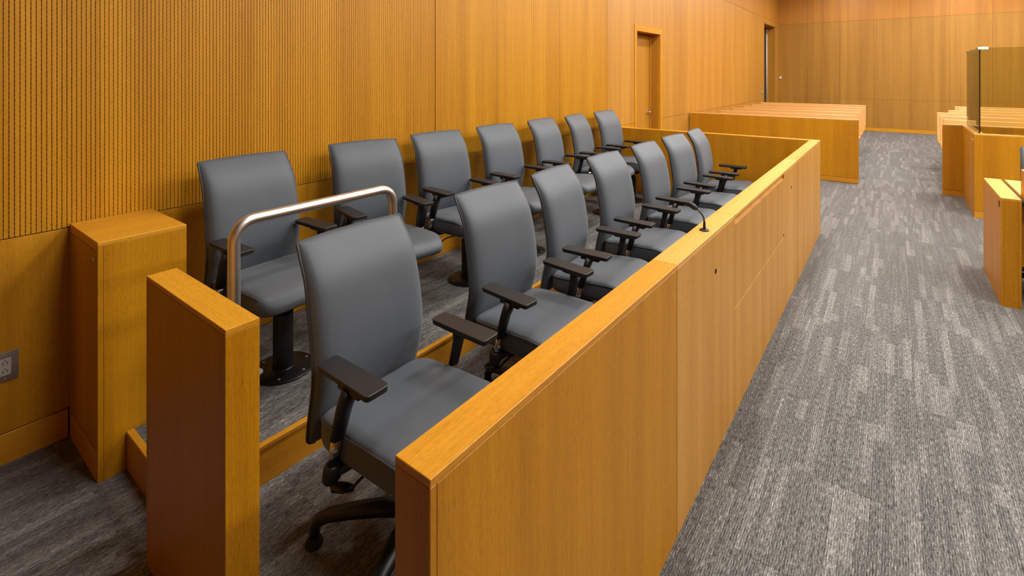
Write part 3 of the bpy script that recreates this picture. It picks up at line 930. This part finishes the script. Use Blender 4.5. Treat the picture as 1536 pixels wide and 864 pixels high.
box('cap', DX, DX + DW, DY + DW + .0005, 8.555, CZ, HB, 'wy2', dk, bev=.0012)
GX, GY, GT = DX + 0.042, DY + 0.040, 0.010
box('glass_pane', GX + 0.012, 2.20, GY, GY + GT, HB + .0005, 1.85, 'glass', dk, bev=0)
box('glass_pane', 2.206, 3.6, GY, GY + GT, HB + .0005, 1.85, 'glass', dk, bev=0)
box('glass_pane', GX, GX + GT, GY + 0.012, 8.12, HB + .0005, 1.85, 'glass', dk, bev=0)
box('glass_pane', GX, GX + GT, 8.126, 8.62, HB + .0005, 1.85, 'glass', dk, bev=0)
box('corner_joint', GX, GX + 0.0115, GY, GY + 0.0115, HB + .0005, 1.845, 'glassedge', dk, bev=.001)
box('edge_strip', GX + .001, GX + .009, 8.6205, 8.626, HB + .0005, 1.85, 'glassedge', dk, bev=0)
box('clip', GX - 0.008, GX + 0.075, GY - 0.004, GY + GT + 0.004, 1.832, 1.860, 'white', dk, bev=.001)
box('clip', GX - 0.004, GX + GT + 0.004, 8.09, 8.155, 1.835, 1.858, 'plate', dk, bev=.001)
box('clip', GX - 0.004, GX + GT + 0.004, 8.60, 8.64, 1.835, 1.858, 'plate', dk, bev=.001)
settle(dk)

# ------------------------------------------------------------------ counsel table
TZ = 0.727
tb = thing('counsel_table', 'oak counsel table with solid side panel across the aisle from the jury box', 'table', (1.4, 5.1, 0))
TX0, TX1, TY0, TY1 = 0.567, 0.667, 4.672, 5.50
box('side_core', TX0 + .016, TX1 - .016, TY0 + .016, TY1 - .016, 0, TZ - .03, 'core', tb, bev=0)
sd = box('side_panel', TX0, TX0 + .015, TY0, TY1, 0, TZ - .0155, 'wood', tb, bev=.001)
box('cable_slot', TX0 - .002, TX0 + .001, 4.715, 4.748, 0.655, 0.695, 'dark', sd, bev=.001)
box('end_panel', TX0 + .0155, TX1 - .0155, TY0, TY0 + .015, 0, TZ - .0155, 'wood', tb, bev=.001)
box('end_panel', TX0 + .0155, TX1 - .0155, TY1 - .015, TY1, 0, TZ - .0155, 'wood', tb, bev=.001)
box('inner_panel', TX1 - .015, TX1, TY0, TY1, 0, TZ - .0155, 'wood', tb, bev=.001)
box('side_cap', TX0, TX1, TY0, TY1, TZ - .015, TZ, 'wy', tb, bev=.0012)
box('table_top', TX1 + 0.022, 2.55, 4.86, TY1, TZ - .03, TZ, 'wy2', tb, bev=.002)
box('top_joint', TX1 + 0.0005, TX1 + 0.0215, 4.70, TY1 - .01, TZ - .05, TZ - .02, 'core', tb, bev=0)
box('front_riser', TX1 + 0.022, 2.55, 4.69, 4.859, TZ - .06, 0.905, 'wood', tb, bev=.0015)
box('modesty_panel', TX1 + 0.0005, 2.55, 4.80, 4.82, 0.25, TZ - .061, 'wood', tb, bev=.001)
box('far_leg', 2.46, 2.55, 4.83, TY1 - .02, 0, TZ - .031, 'wood', tb, bev=.001)
settle(tb)

# ------------------------------------------------------------------ ceiling light fixtures
fix0 = None
for i, (lx, ly, pw) in enumerate(LAMPS):
    if fix0 is None:
        f = thing('ceiling_light', 'rectangular recessed ceiling lamp with white diffuser', 'ceiling light', (lx, ly, CEIL), 0, 'recessed ceiling lamps')
        bm = bmesh.new()
        for a in ((-0.30, -0.282, -0.60, 0.60), (0.282, 0.30, -0.60, 0.60), (-0.282, 0.282, -0.60, -0.582), (-0.282, 0.282, 0.582, 0.60)):
            add_box(bm, a[0], a[1], a[2], a[3], -0.03, 0.0)
        bm_obj('frame', bm, 'white', f)
        bm = bmesh.new(); add_box(bm, -0.281, 0.281, -0.581, 0.581, -0.018, -0.006)
        bm_obj('diffuser', bm, 'diff', f)
        fix0 = f
    else:
        f = copy_tree(fix0); f.location = (lx, ly, CEIL)
    lo = lamp_objs[i]
    lo.parent = f; lo.location = (0, 0, -0.034)
